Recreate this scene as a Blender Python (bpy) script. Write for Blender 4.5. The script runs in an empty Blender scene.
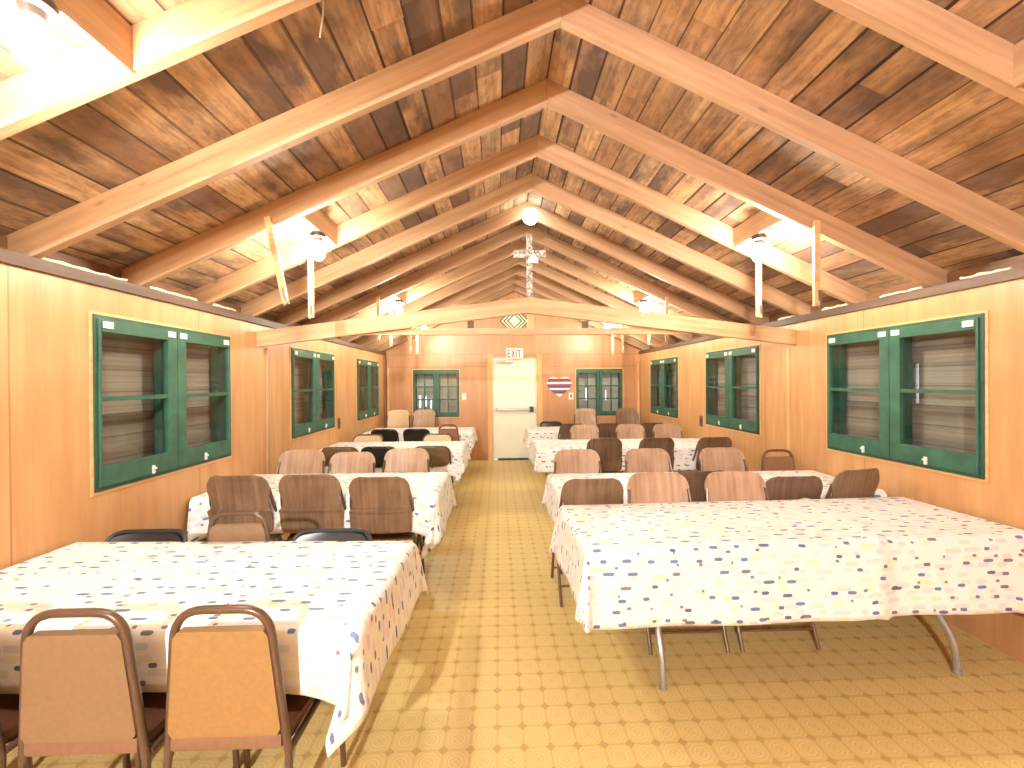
import bpy, bmesh, math, random
from mathutils import Vector, Matrix
S = bpy.context.scene
COL = S.collection
PI = math.pi
rnd = random.Random(7)

# ------------------------------------------------------------------ room numbers (metres)
XL, XR, YE, YB = -2.199, 2.845, 8.42, -3.3        # left / right / end / back wall faces
RX = 0.323                                         # ridge x
HALF = RX - XL                                     # half span
ZB, ZT = 3.313, 3.465                              # rafter underside / top at the ridge
TAN = 0.4615
TH = math.atan(TAN); CT, ST = math.cos(TH), math.sin(TH)
RAF0, RAFD, RAFT = 2.08, 0.607, 0.045              # first rafter seen, spacing, thickness
EYE = 1.5437

# ------------------------------------------------------------------ helpers
def srgb(r, g, b):
    f = lambda c: (c/255/12.92) if c/255 <= .04045 else ((c/255+.055)/1.055)**2.4
    return (f(r), f(g), f(b), 1)

class N:
    """tiny node-tree builder"""
    def __init__(s, name):
        s.m = bpy.data.materials.new(name); s.m.use_nodes = True
        s.t = s.m.node_tree; s.t.nodes.clear()
        s.out = s.t.nodes.new('ShaderNodeOutputMaterial')
    def n(s, typ, **kw):
        nd = s.t.nodes.new(typ)
        for k, v in kw.items(): setattr(nd, k, v)
        return nd
    def l(s, a, b): s.t.links.new(a, b)
    def put(s, sock, v):
        if hasattr(v, 'is_linked') or isinstance(v, bpy.types.NodeSocket): s.l(v, sock)
        else: sock.default_value = v
    def math(s, op, a, b=None, c=None, clamp=False):
        nd = s.n('ShaderNodeMath', operation=op, use_clamp=clamp)
        s.put(nd.inputs[0], a)
        if b is not None: s.put(nd.inputs[1], b)
        if c is not None: s.put(nd.inputs[2], c)
        return nd.outputs[0]
    def mix(s, f, a, b, blend='MIX'):
        nd = s.n('ShaderNodeMix', data_type='RGBA', blend_type=blend)
        s.put(nd.inputs[0], f); s.put(nd.inputs[6], a); s.put(nd.inputs[7], b)
        return nd.outputs[2]
    def ramp(s, f, stops):
        nd = s.n('ShaderNodeValToRGB')
        while len(nd.color_ramp.elements) < len(stops): nd.color_ramp.elements.new(.5)
        for e, (p, c) in zip(nd.color_ramp.elements, stops): e.position = p; e.color = c
        s.put(nd.inputs[0], f); return nd.outputs[0]
    def coord(s, which='Object'): return s.n('ShaderNodeTexCoord').outputs[which]
    def sep(s, v):
        nd = s.n('ShaderNodeSeparateXYZ'); s.put(nd.inputs[0], v); return nd.outputs
    def comb(s, x, y, z=0.0):
        nd = s.n('ShaderNodeCombineXYZ')
        for i, v in enumerate((x, y, z)): s.put(nd.inputs[i], v)
        return nd.outputs[0]
    def vmul(s, v, k):
        nd = s.n('ShaderNodeVectorMath', operation='MULTIPLY'); s.put(nd.inputs[0], v); s.put(nd.inputs[1], k); return nd.outputs[0]
    def vadd(s, v, k):
        nd = s.n('ShaderNodeVectorMath', operation='ADD'); s.put(nd.inputs[0], v); s.put(nd.inputs[1], k); return nd.outputs[0]
    def noise(s, v, scale=1, detail=3, rough=.55):
        nd = s.n('ShaderNodeTexNoise'); s.put(nd.inputs['Vector'], v)
        nd.inputs['Scale'].default_value = scale; nd.inputs['Detail'].default_value = detail
        nd.inputs['Roughness'].default_value = rough; return nd.outputs[0]
    def white(s, v, out='Value'):
        nd = s.n('ShaderNodeTexWhiteNoise', noise_dimensions='3D'); s.put(nd.inputs['Vector'], v); return nd.outputs[out]
    def objrand(s): return s.n('ShaderNodeObjectInfo').outputs['Random']
    def bump(s, h, strength=.3, dist=.01):
        nd = s.n('ShaderNodeBump'); nd.inputs['Strength'].default_value = strength
        nd.inputs['Distance'].default_value = dist; s.put(nd.inputs['Height'], h); return nd.outputs[0]
    def bsdf(s, col, rough=.6, metal=0, normal=None, spec=.5, sheen=0):
        b = s.n('ShaderNodeBsdfPrincipled')
        s.put(b.inputs['Base Color'], col); s.put(b.inputs['Roughness'], rough)
        b.inputs['Metallic'].default_value = metal
        b.inputs['Specular IOR Level'].default_value = spec
        if normal is not None: s.l(normal, b.inputs['Normal'])
        s.l(b.outputs[0], s.out.inputs[0]); return s.m

def plain(name, col, rough=.5, metal=0, spec=.5, var=.12, scale=30):
    m = N(name)
    nz = m.noise(m.coord(), scale, 3)
    d = tuple(c*(1-var) for c in col[:3])+(1,); u = tuple(min(1, c*(1+var)) for c in col[:3])+(1,)
    return m.bsdf(m.ramp(nz, [(.3, d), (.7, u)]), rough, metal, spec=spec)

def wood(name, dark, mid, light, stretch=(1.2, 26, 26), knots=True, rough=.6, bump=.15, stain=None):
    """sawn timber, the grain along local X"""
    m = N(name)
    c = m.vadd(m.coord(), m.vmul(m.comb(m.objrand(), m.objrand(), m.objrand()), (37, 19, 53)))
    g = m.noise(m.vmul(c, stretch), 1, 4, .6)
    b = m.noise(m.vmul(c, (.7, 3, 3)), 1.6, 3)
    f = m.math('ADD', m.math('MULTIPLY', g, .65), m.math('MULTIPLY', b, .35))
    col = m.ramp(f, [(.3, dark), (.5, mid), (.68, light)])
    if knots:
        v = m.n('ShaderNodeTexVoronoi'); v.inputs['Scale'].default_value = 1
        m.l(m.vmul(c, (2.2, 5.5, 5.5)), v.inputs['Vector'])
        k = m.ramp(v.outputs['Distance'], [(.03, (1, 1, 1, 1)), (.075, (0, 0, 0, 1))])
        col = m.mix(m.math('MULTIPLY', k, .5), col, tuple(x*.5 for x in dark[:3])+(1,))
    if stain:
        sn = m.noise(m.vmul(c, (1, 2, 2)), 1.3, 4)
        col = m.mix(m.ramp(sn, [(.55, (0, 0, 0, 1)), (.72, (.8, .8, .8, 1))]), col, stain)
    return m.bsdf(col, rough, normal=m.bump(g, bump, .004))

# ------------------------------------------------------------------ materials
M = {}
M['rafter'] = wood('rafter_pine', (.30, .165, .09, 1), (.43, .26, .145, 1), (.52, .345, .205, 1))
M['beam'] = wood('beam_pine', (.35, .19, .095, 1), (.50, .30, .16, 1), (.60, .40, .23, 1))
M['strip'] = wood('strip_pine', (.45, .26, .12, 1), (.6, .37, .18, 1), (.7, .46, .24, 1), knots=False)
M['plate'] = wood('plate_timber', (.06, .033, .022, 1), (.1, .055, .034, 1), (.15, .085, .05, 1), stretch=(1.2, 20, 20))
M['trimwood'] = wood('trim_timber', (.52, .28, .11, 1), (.68, .40, .17, 1), (.78, .5, .25, 1), knots=False)
M['darkpost'] = wood('dark_post', (.12, .055, .025, 1), (.2, .09, .04, 1), (.28, .13, .06, 1), knots=False)

def deck_mat():
    m = N('roof_boards'); c = m.coord(); X, Y, Z = m.sep(c)
    d = m.math('DIVIDE', m.math('SUBTRACT', X, RX), CT)
    side = m.math('GREATER_THAN', d, 0.0)
    bw = .158
    t = m.math('DIVIDE', m.math('ABSOLUTE', d), bw)
    idx = m.math('FLOOR', t); fr = m.math('FRACT', t)
    key = m.comb(idx, m.math('MULTIPLY', side, 7.3), 0.0)
    off = m.math('MULTIPLY', m.white(key), 7.0)
    seg = m.math('FLOOR', m.math('DIVIDE', m.math('ADD', Y, off), RAFD*3))
    key2 = m.comb(idx, m.math('MULTIPLY', side, 7.3), seg)
    r = m.white(key2); r2 = m.white(m.vadd(key2, (3.3, 9.1, 5.7)))
    col = m.ramp(r, [(0, (.17, .11, .09, 1)), (.14, (.23, .14, .10, 1)), (.2, (.42, .25, .145, 1)),
                     (.5, (.53, .335, .19, 1)), (.8, (.62, .41, .235, 1)), (1, (.66, .46, .28, 1))])
    gc = m.vadd(m.vmul(m.comb(d, Y, 0.0), (34, 1.6, 1)), m.vmul(key2, (5.1, 3.7, 11.3)))
    g = m.noise(gc, 1, 4, .65)
    col = m.mix(m.math('MULTIPLY', m.ramp(g, [(.38, (1, 1, 1, 1)), (.6, (0, 0, 0, 1))]), .55), col, (.24, .125, .07, 1))
    st = m.noise(m.vadd(m.vmul(m.comb(d, Y, 0.0), (3.6, 1.5, 1)), m.vmul(key2, (2.1, 1.7, 4.3))), 1, 5, .62)
    stf = m.math('MULTIPLY', m.ramp(st, [(.44, (0, 0, 0, 1)), (.58, (1, 1, 1, 1))]), m.math('ADD', .4, m.math('MULTIPLY', r2, .6)))
    col = m.mix(stf, col, (.125, .085, .075, 1))
    rg = m.noise(m.vmul(c, (26, 11, 26)), 1, 5, .7)
    col = m.mix(m.math('MULTIPLY', m.ramp(rg, [(.48, (0, 0, 0, 1)), (.66, (1, 1, 1, 1))]), .5), col, (.13, .075, .05, 1))
    pale = m.noise(m.vmul(c, (5, 2.2, 5)), 1, 4)
    col = m.mix(m.math('MULTIPLY', m.ramp(pale, [(.6, (0, 0, 0, 1)), (.75, (1, 1, 1, 1))]), .3), col, (.6, .42, .27, 1))
    e = m.math('MINIMUM', fr, m.math('SUBTRACT', 1.0, fr))
    gap = m.math('LESS_THAN', e, m.math('ADD', .022, m.math('MULTIPLY', r2, .035)))
    col = m.mix(m.math('MULTIPLY', gap, m.math('ADD', .45, m.math('MULTIPLY', m.white(m.vadd(key, (4.0, 8.0, 2.0))), .55))), col, (.035, .02, .015, 1))
    h = m.math('SUBTRACT', m.math('MULTIPLY', g, .25), gap)
    return m.bsdf(col, .75, normal=m.bump(h, .5, .01), spec=.25)
M['deck'] = deck_mat()

def wall_mat(name, along, tint=(1, 1, 1), seams=(), step=1.22, off=0.0):
    m = N(name); c = m.coord(); X, Y, Z = m.sep(c)
    u = Y if along == 'Y' else X
    t = m.math('DIVIDE', m.math('ADD', u, off), step)
    pid = m.math('FLOOR', t); fr = m.math('FRACT', t)
    key = m.comb(pid, 3.0, 0.0)
    w = m.vadd(m.comb(m.math('MULTIPLY', u, 9), m.math('MULTIPLY', Z, .9), 0.0), m.vmul(m.comb(m.white(key), m.white(key), 0.0), (40, 17, 0)))
    g = m.noise(w, 1, 4, .6); g2 = m.noise(m.vmul(w, (5, 2.2, 1)), 1, 3)
    f = m.math('ADD', m.math('MULTIPLY', g, .7), m.math('MULTIPLY', g2, .3))
    T = lambda a: tuple(x*y for x, y in zip(a, tint))+(1,)
    col = m.ramp(f, [(.28, T((.40, .205, .085))), (.5, T((.53, .295, .128))), (.7, T((.60, .365, .175)))])
    pv = m.white(m.vadd(key, (9, 2, 1)))
    col = m.mix(m.math('MULTIPLY', pv, .3), col, T((.44, .235, .1)))
    pt = m.noise(m.vmul(c, (1.3, 1.3, .8)), 1, 3)
    col = m.mix(m.math('MULTIPLY', m.ramp(pt, [(.52, (0, 0, 0, 1)), (.7, (1, 1, 1, 1))]), .35), col, T((.34, .165, .075)))
    e = m.math('MINIMUM', fr, m.math('SUBTRACT', 1.0, fr))
    gap = m.math('LESS_THAN', e, .0035)
    for z in seams:
        gap = m.math('MAXIMUM', gap, m.math('LESS_THAN', m.math('ABSOLUTE', m.math('SUBTRACT', Z, z)), .006))
    col = m.mix(m.math('MULTIPLY', gap, .45), col, (.16, .07, .03, 1))
    return m.bsdf(col, m.ramp(g2, [(.3, (.33, .33, .33, 1)), (.7, (.45, .45, .45, 1))]), normal=m.bump(m.math('SUBTRACT', m.math('MULTIPLY', g, .1), gap), .12, .004), spec=.45)
M['wall_side'] = wall_mat('plywood_side', 'Y', off=.45)
M['wall_end'] = wall_mat('plywood_end', 'X', tint=(.97, .9, .95), seams=(1.855, 2.095), off=.92)

def floor_mat():
    m = N('patterned_linoleum'); X, Y, Z = m.sep(m.coord())
    q = .1131
    u = m.math('DIVIDE', m.math('ADD', X, .012+113.1), q); v = m.math('DIVIDE', m.math('ADD', Y, -.0905+113.1), q)
    fu = m.math('FRACT', u); fv = m.math('FRACT', v)
    cu = m.math('ABSOLUTE', m.math('SUBTRACT', fu, .5)); cv = m.math('ABSOLUTE', m.math('SUBTRACT', fv, .5))   # 0 in the cell centre
    eu = m.math('SUBTRACT', .5, cu); ev = m.math('SUBTRACT', .5, cv)                                            # 0 on the grid line
    su = m.math('SUBTRACT', fu, .5); sv = m.math('SUBTRACT', fv, .5)
    r = m.math('SQRT', m.math('ADD', m.math('MULTIPLY', su, su), m.math('MULTIPLY', sv, sv)))
    fade = m.noise(m.comb(X, Y, 0.0), 2.2, 3)
    wear = m.noise(m.comb(X, Y, 0.0), .8, 4)
    fine = m.noise(m.comb(X, Y, 0.0), 160, 2)
    base = m.ramp(wear, [(.3, (.62, .48, .17, 1)), (.7, (.70, .56, .215, 1))])
    octa = m.math('MAXIMUM', m.math('MULTIPLY', m.math('ADD', cu, cv), .72), m.math('MAXIMUM', cu, cv))
    inner = m.math('LESS_THAN', octa, .445)
    col = m.mix(m.math('MULTIPLY', inner, .18), base, (.80, .64, .34, 1))
    line = m.math('LESS_THAN', m.math('MINIMUM', eu, ev), .016)
    col = m.mix(m.math('MULTIPLY', line, .42), col, (.36, .2, .06, 1))
    octl = m.math('LESS_THAN', m.math('ABSOLUTE', m.math('SUBTRACT', octa, .445)), .012)
    col = m.mix(m.math('MULTIPLY', octl, .25), col, (.4, .24, .08, 1))
    for rad, w, a in ((.31, .02, .26), (.19, .022, .24), (.25, .02, -.4)):
        k = m.math('LESS_THAN', m.math('ABSOLUTE', m.math('SUBTRACT', r, rad)), w)
        col = m.mix(m.math('MULTIPLY', k, abs(a)), col, (.42, .26, .08, 1) if a > 0 else (.78, .63, .33, 1))
    dg = m.math('MULTIPLY', m.math('LESS_THAN', m.math('ABSOLUTE', m.math('SUBTRACT', cu, cv)), .02), m.math('LESS_THAN', r, .16))
    col = m.mix(m.math('MULTIPLY', dg, .4), col, (.42, .26, .08, 1))
    dia = m.math('LESS_THAN', m.math('ADD', eu, ev), .205)
    col = m.mix(m.math('MULTIPLY', dia, m.math('ADD', .36, m.math('MULTIPLY', fade, .65))), col, (.45, .28, .105, 1))
    col = m.mix(m.math('MULTIPLY', fine, .18), col, (.5, .35, .15, 1))
    rg = m.ramp(wear, [(.3, (.33, .33, .33, 1)), (.7, (.5, .5, .5, 1))])
    return m.bsdf(col, rg, normal=m.bump(m.math('SUBTRACT', 1.0, line), .1, .002), spec=.4)
M['floor'] = floor_mat()

def cloth_mat():
    """white vinyl cloth printed with small brush dashes, laid out by the flat cloth's own UV (metres)"""
    m = N('dashed_tablecloth'); U, V, _ = m.sep(m.coord('UV'))
    def layer(cw, ch, wid, hei, keep, seed):
        row = m.math('FLOOR', m.math('DIVIDE', V, ch))
        sh = m.math('MULTIPLY', m.white(m.comb(row, seed, 1.0)), 1.0)
        a = m.math('ADD', m.math('DIVIDE', U, cw), sh); ci = m.math('FLOOR', a)
        key = m.comb(ci, row, seed)
        n1 = m.n('ShaderNodeTexWhiteNoise', noise_dimensions='3D'); m.l(key, n1.inputs['Vector'])
        r1, r2, r3 = m.sep(n1.outputs['Color'])
        r4 = m.white(m.vadd(key, (5.5, 7.7, 1.1)))
        lu = m.math('MULTIPLY', m.math('ADD', m.math('SUBTRACT', m.math('FRACT', a), .5), m.math('MULTIPLY', m.math('SUBTRACT', r1, .5), .35)), cw)
        lv = m.math('MULTIPLY', m.math('ADD', m.math('SUBTRACT', m.math('FRACT', m.math('DIVIDE', V, ch)), .5), m.math('MULTIPLY', m.math('SUBTRACT', r2, .5), .3)), ch)
        wsz = m.math('MULTIPLY', wid, m.math('ADD', .4, m.math('MULTIPLY', r3, .7)))
        ex = m.math('POWER', m.math('ABSOLUTE', m.math('DIVIDE', lu, wsz)), 3.0)
        ey = m.math('POWER', m.math('ABSOLUTE', m.math('DIVIDE', lv, hei)), 3.0)
        ins = m.math('LESS_THAN', m.math('ADD', ex, ey), 1.0)
        return m.math('MULTIPLY', ins, m.math('LESS_THAN', r4, keep)), r2, r1
    white = (.80, .795, .78, 1)
    col = white
    k, a, b = layer(.105, .04, .042, .012, .8, 3.0)
    pale = m.ramp(b, [(0, (.55, .66, .8, 1)), (.25, (.78, .72, .42, 1)), (.5, (.62, .6, .74, 1)), (.75, (.76, .6, .6, 1)), (1, (.48, .62, .78, 1))])
    col = m.mix(m.math('MULTIPLY', k, .75), col, pale)
    k, a, b = layer(.115, .058, .027, .0085, .58, 11.0)
    dk = m.ramp(b, [(0, (.02, .06, .26, 1)), (.35, (.07, .1, .2, 1)), (.6, (.03, .17, .52, 1)), (.85, (.12, .12, .17, 1)), (1, (.03, .1, .38, 1))])
    col = m.mix(m.math('MULTIPLY', k, .9), col, dk)
    k, a, b = layer(.14, .066, .012, .007, .45, 23.0)
    col = m.mix(m.math('MULTIPLY', k, .85), col, (.09, .1, .17, 1))
    wr = m.noise(m.comb(m.math('MULTIPLY', U, 3.0), m.math('MULTIPLY', V, 5.0), 0.0), 1.2, 3)
    return m.bsdf(col, .5, normal=m.bump(wr, .25, .02), spec=.35)
M['cloth'] = cloth_mat()

M['green'] = plain('green_paint', (.028, .105, .066, 1), .45, var=.25, scale=9)
M['green_dark'] = plain('dark_green_paint', (.02, .075, .05, 1), .5, var=.25, scale=9)
M['white_metal'] = plain('white_hardware', (.72, .72, .68, 1), .4, var=.05)
M['door'] = plain('cream_door_paint', (.76, .78, .66, 1), .45, var=.03, scale=3)
M['chrome'] = plain('satin_steel', (.5, .5, .5, 1), .3, 1, var=.1)
M['black'] = plain('black_rubber', (.02, .02, .022, 1), .5)
M['socket'] = plain('dark_socket', (.05, .035, .03, 1), .5)
M['cable'] = plain('white_cable', (.75, .72, .66, 1), .5, var=.04)
M['foam'] = plain('pale_foam', (.72, .66, .52, 1), .8, var=.2, scale=25)
M['brownmetal'] = plain('brown_frame_paint', (.12, .065, .04, 1), .32, .1, var=.1)
M['tanmetal'] = plain('tan_frame_paint', (.105, .063, .04, 1), .3, .1, var=.08)
M['graymetal'] = plain('grey_table_leg_paint', (.34, .31, .27, 1), .4, .4, var=.1)
M['tanvinyl'] = plain('tan_vinyl', (.21, .136, .072, 1), .5, var=.06, scale=60)
M['tanvinyl_lit'] = plain('lamplit_tan_vinyl', (.28, .17, .062, 1), .48, var=.08, scale=60)  # same tan vinyl, with the lamp's warm light painted into its colour
M['brownvinyl'] = plain('brown_vinyl', (.14, .062, .04, 1), .45, var=.15, scale=50)
M['midvinyl'] = plain('mid_brown_vinyl', (.27, .14, .075, 1), .45, var=.12, scale=50)
M['lipvinyl'] = plain('seat_edge_vinyl', (.2, .11, .065, 1), .42, var=.08, scale=50)
M['blackvinyl'] = plain('black_vinyl', (.014, .015, .018, 1), .3, var=.2, scale=60)
M['beigevinyl'] = plain('beige_vinyl', (.56, .42, .24, 1), .5, var=.06)
M['olivevinyl'] = plain('olive_brown_vinyl', (.17, .115, .055, 1), .5, var=.15)
M['slab'] = plain('table_slab', (.30, .2, .12, 1), .55)

def grainshell(name, dark, mid, light):
    m = N(name)
    c = m.vadd(m.coord(), m.vmul(m.comb(m.objrand(), m.objrand(), 0.0), (11, 7, 0)))
    g = m.noise(m.vmul(c, (42, 5, 2.2)), 1, 4, .6); b = m.noise(m.vmul(c, (6, 4, 4)), 1, 3)
    f = m.math('ADD', m.math('MULTIPLY', g, .6), m.math('MULTIPLY', b, .4))
    return m.bsdf(m.ramp(f, [(.33, dark), (.5, mid), (.68, light)]), .42, spec=.4, normal=m.bump(g, .15, .003))
M['shell_tan'] = grainshell('tan_woodgrain_shell', (.27, .165, .10, 1), (.39, .255, .165, 1), (.49, .35, .24, 1))
M['shell_brown'] = grainshell('brown_woodgrain_shell', (.13, .08, .045, 1), (.215, .135, .08, 1), (.30, .2, .125, 1))
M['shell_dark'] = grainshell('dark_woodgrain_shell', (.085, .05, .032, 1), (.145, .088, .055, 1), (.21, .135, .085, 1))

def shutter_mat(along):
    m = N('weathered_shutter_'+along); c = m.coord(); X, Y, Z = m.sep(c)
    u = Y if along == 'Y' else X
    t = m.math('DIVIDE', Z, .135); fr = m.math('FRACT', t); idx = m.math('FLOOR', t)
    g = m.noise(m.vadd(m.comb(m.math('MULTIPLY', u, 2.0), m.math('MULTIPLY', Z, 42), 0.0), m.vmul(m.comb(idx, idx, 0.0), (3.1, 7.7, 0))), 1, 4)
    col = m.ramp(g, [(.3, (.2, .165, .145, 1)), (.7, (.40, .35, .305, 1))])
    col = m.mix(m.math('MULTIPLY', m.white(m.comb(idx, 1.0, 2.0)), .35), col, (.2, .14, .11, 1))
    gap = m.math('LESS_THAN', fr, .06)
    col = m.mix(m.math('MULTIPLY', gap, .5), col, (.06, .045, .04, 1))
    if along == 'X': col = m.mix(.55, col, (.58, .57, .54, 1))
    return m.bsdf(col, .85, normal=m.bump(m.math('SUBTRACT', g, gap), .3, .006), spec=.2)
M['shutterX'] = shutter_mat('X'); M['shutterY'] = shutter_mat('Y')

def glass_mat():
    m = N('window_glass')
    fr = m.n('ShaderNodeFresnel'); fr.inputs[0].default_value = 1.5
    tr = m.n('ShaderNodeBsdfTransparent'); tr.inputs[0].default_value = (.93, .95, .94, 1)
    gl = m.n('ShaderNodeBsdfGlossy'); gl.inputs['Roughness'].default_value = .03
    mx = m.n('ShaderNodeMixShader'); geo = m.n('ShaderNodeNewGeometry'); m.l(m.math('MULTIPLY', fr.outputs[0], m.math('SUBTRACT', 1.0, geo.outputs['Backfacing'])), mx.inputs[0]); m.l(tr.outputs[0], mx.inputs[1]); m.l(gl.outputs[0], mx.inputs[2])
    m.l(mx.outputs[0], m.out.inputs[0]); return m.m
M['glass'] = glass_mat()

def emis(name, col, s):
    m = N(name); e = m.n('ShaderNodeEmission'); e.inputs[0].default_value = col; e.inputs[1].default_value = s
    m.l(e.outputs[0], m.out.inputs[0]); return m.m
BULB = (1, .935, .76, 1)
M['bulb'] = emis('lit_bulb', BULB, 225)
M['bulb_strong'] = emis('strong_lit_bulb', (.95, .975, 1, 1), 2900)
M['globe'] = emis('lit_globe', (1, .95, .86, 1), 6)

def flat(name, col, rough=.55): return plain(name, col, rough, var=.04)
M['white'] = flat('white_paint', (.8, .79, .76, 1)); M['signgreen'] = flat('sign_green', (.03, .13, .06, 1))
M['cream'] = flat('cream_paint', (.78, .72, .5, 1)); M['signred'] = flat('sign_plum', (.3, .035, .075, 1))
M['signblue'] = flat('sign_navy', (.075, .06, .2, 1)); M['letter'] = flat('sign_letter', (.17, .11, .08, 1))
def mosaic():
    m = N('mosaic_cross')
    v = m.n('ShaderNodeTexVoronoi'); v.inputs['Scale'].default_value = 60; m.l(m.coord(), v.inputs['Vector'])
    r = m.sep(v.outputs['Color'])[0]
    return m.bsdf(m.ramp(r, [(0, (.12, .11, .1, 1)), (.5, (.36, .34, .31, 1)), (1, (.66, .64, .6, 1))]), .5)
M['mosaic'] = mosaic()

# ------------------------------------------------------------------ mesh builders
class MB:
    def __init__(s): s.bm = bmesh.new(); s.uv = None
    def box(s, x0, x1, y0, y1, z0, z1, bev=0, mat=None):
        r = bmesh.ops.create_cube(s.bm, size=1)
        vs = r['verts']
        for v in vs: v.co = Vector(((x0+x1)/2+v.co.x*(x1-x0), (y0+y1)/2+v.co.y*(y1-y0), (z0+z1)/2+v.co.z*(z1-z0)))
        if bev:
            es = list({e for v in vs for e in v.link_edges})
            bmesh.ops.bevel(s.bm, geom=es, offset=bev, segments=2, affect='EDGES', profile=.6)
        return s
    def prism(s, pts, axis, a, b):
        """polygon pts in the plane across `axis`, extruded from a to b"""
        f = {'X': lambda p, t: (t, p[0], p[1]), 'Y': lambda p, t: (p[0], t, p[1]), 'Z': lambda p, t: (p[0], p[1], t)}[axis]
        A = [s.bm.verts.new(f(p, a)) for p in pts]; B = [s.bm.verts.new(f(p, b)) for p in pts]
        s.bm.faces.new(A); s.bm.faces.new(B[::-1]); n = len(pts)
        for i in range(n): s.bm.faces.new((A[i], B[i], B[(i+1) % n], A[(i+1) % n]))
        return s
    def tube(s, pts, r, seg=10, closed=False, caps=True):
        pts = [Vector(p) for p in pts]; n = len(pts); rings = []; up = None
        for i, p in enumerate(pts):
            if closed: t = (pts[(i+1) % n]-pts[i-1])
            else: t = pts[min(i+1, n-1)]-pts[max(i-1, 0)]
            t.normalize()
            if up is None: up = Vector((0, 0, 1)) if abs(t.z) < .9 else Vector((0, 1, 0))
            a = t.cross(up)
            if a.length < 1e-4: a = t.orthogonal()
            a.normalize(); up = a.cross(t).normalized()
            rr = r[i] if isinstance(r, (list, tuple)) else r
            rings.append([s.bm.verts.new(p+a*math.cos(2*PI*k/seg)*rr+up*math.sin(2*PI*k/seg)*rr) for k in range(seg)])
        m = n if closed else n-1
        for i in range(m):
            A, B = rings[i], rings[(i+1) % n]
            for k in range(seg): s.bm.faces.new((A[k], A[(k+1) % seg], B[(k+1) % seg], B[k]))
        if caps and not closed: s.bm.faces.new(rings[0][::-1]); s.bm.faces.new(rings[-1])
        return s
    def lathe(s, prof, c=(0, 0, 0), seg=20, axis='Z'):
        c = Vector(c); rings = []
        ax = {'Z': lambda r, h, a: Vector((r*math.cos(a), r*math.sin(a), h)), 'Y': lambda r, h, a: Vector((r*math.cos(a), h, r*math.sin(a))), 'X': lambda r, h, a: Vector((h, r*math.cos(a), r*math.sin(a)))}[axis]
        for r, h in prof: rings.append([s.bm.verts.new(c+ax(max(r, 1e-4), h, 2*PI*k/seg)) for k in range(seg)])
        for A, B in zip(rings, rings[1:]):
            for k in range(seg): s.bm.faces.new((A[k], A[(k+1) % seg], B[(k+1) % seg], B[k]))
        s.bm.faces.new(rings[0][::-1]); s.bm.faces.new(rings[-1])
        return s
    def shell(s, fn, nu, nv, thick):
        """fn(u,v) -> (point, normal); a closed slab of the given thickness"""
        F = [[None]*(nv+1) for _ in range(nu+1)]; B = [[None]*(nv+1) for _ in range(nu+1)]
        P = [[Vector(fn(i/nu, j/nv)) for j in range(nv+1)] for i in range(nu+1)]
        for i in range(nu+1):
            for j in range(nv+1):
                du = P[min(i+1, nu)][j]-P[max(i-1, 0)][j]; dv = P[i][min(j+1, nv)]-P[i][max(j-1, 0)]
                nn = du.cross(dv); nn = nn.normalized() if nn.length > 1e-9 else Vector((0, 1, 0))
                F[i][j] = s.bm.verts.new(P[i][j]+nn*thick/2); B[i][j] = s.bm.verts.new(P[i][j]-nn*thick/2)
        for i in range(nu):
            for j in range(nv):
                s.bm.faces.new((F[i][j], F[i+1][j], F[i+1][j+1], F[i][j+1])); s.bm.faces.new((B[i][j], B[i][j+1], B[i+1][j+1], B[i+1][j]))
        for i in range(nu):
            s.bm.faces.new((F[i][0], B[i][0], B[i+1][0], F[i+1][0])); s.bm.faces.new((F[i][nv], F[i+1][nv], B[i+1][nv], B[i][nv]))
        for j in range(nv):
            s.bm.faces.new((F[0][j], F[0][j+1], B[0][j+1], B[0][j])); s.bm.faces.new((F[nu][j], B[nu][j], B[nu][j+1], F[nu][j+1]))
        return s
    def build(s, name, mat, parent=None, smooth=False, loc=None, rot=None):
        bmesh.ops.recalc_face_normals(s.bm, faces=s.bm.faces)
        me = bpy.data.meshes.new(name); s.bm.to_mesh(me); s.bm.free()
        if smooth:
            for p in me.polygons: p.use_smooth = True
            try: me.set_sharp_from_angle(angle=math.radians(40))
            except Exception: pass
        me.materials.append(M[mat] if isinstance(mat, str) else mat)
        o = bpy.data.objects.new(name, me); COL.objects.link(o)
        if parent: o.parent = parent
        if loc: o.location = loc
        if rot: o.rotation_euler = rot
        return o

def tag(o, label=None, cat=None, group=None, kind=None):
    if label: o['label'] = label
    if cat: o['category'] = cat
    if group: o['group'] = group
    if kind: o['kind'] = kind
    return o
def empty(name, loc=(0, 0, 0), rz=0):
    o = bpy.data.objects.new(name, None); COL.objects.link(o); o.location = loc; o.rotation_euler = (0, 0, rz); o.empty_display_size = .1
    return o
def struct(o, label=None): o['kind'] = 'structure'; return tag(o, label)
KIDS = {}
def kids(o): return [c for c in bpy.data.objects if c.parent == o]
def copy_tree(o, parent=None):
    ch = kids(o); c = o.copy(); COL.objects.link(c)
    if parent: c.parent = parent
    for k in ch: copy_tree(k, c)
    return c

def rects_with_holes(u0, u1, w0, w1, holes):
    us = sorted({u0, u1, *[h[0] for h in holes], *[h[1] for h in holes]}); ws = sorted({w0, w1, *[h[2] for h in holes], *[h[3] for h in holes]})
    for a, b in zip(us, us[1:]):
        for c, d in zip(ws, ws[1:]):
            mu, mw = (a+b)/2, (c+d)/2
            if not any(h[0] < mu < h[1] and h[2] < mw < h[3] for h in holes): yield a, b, c, d

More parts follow.
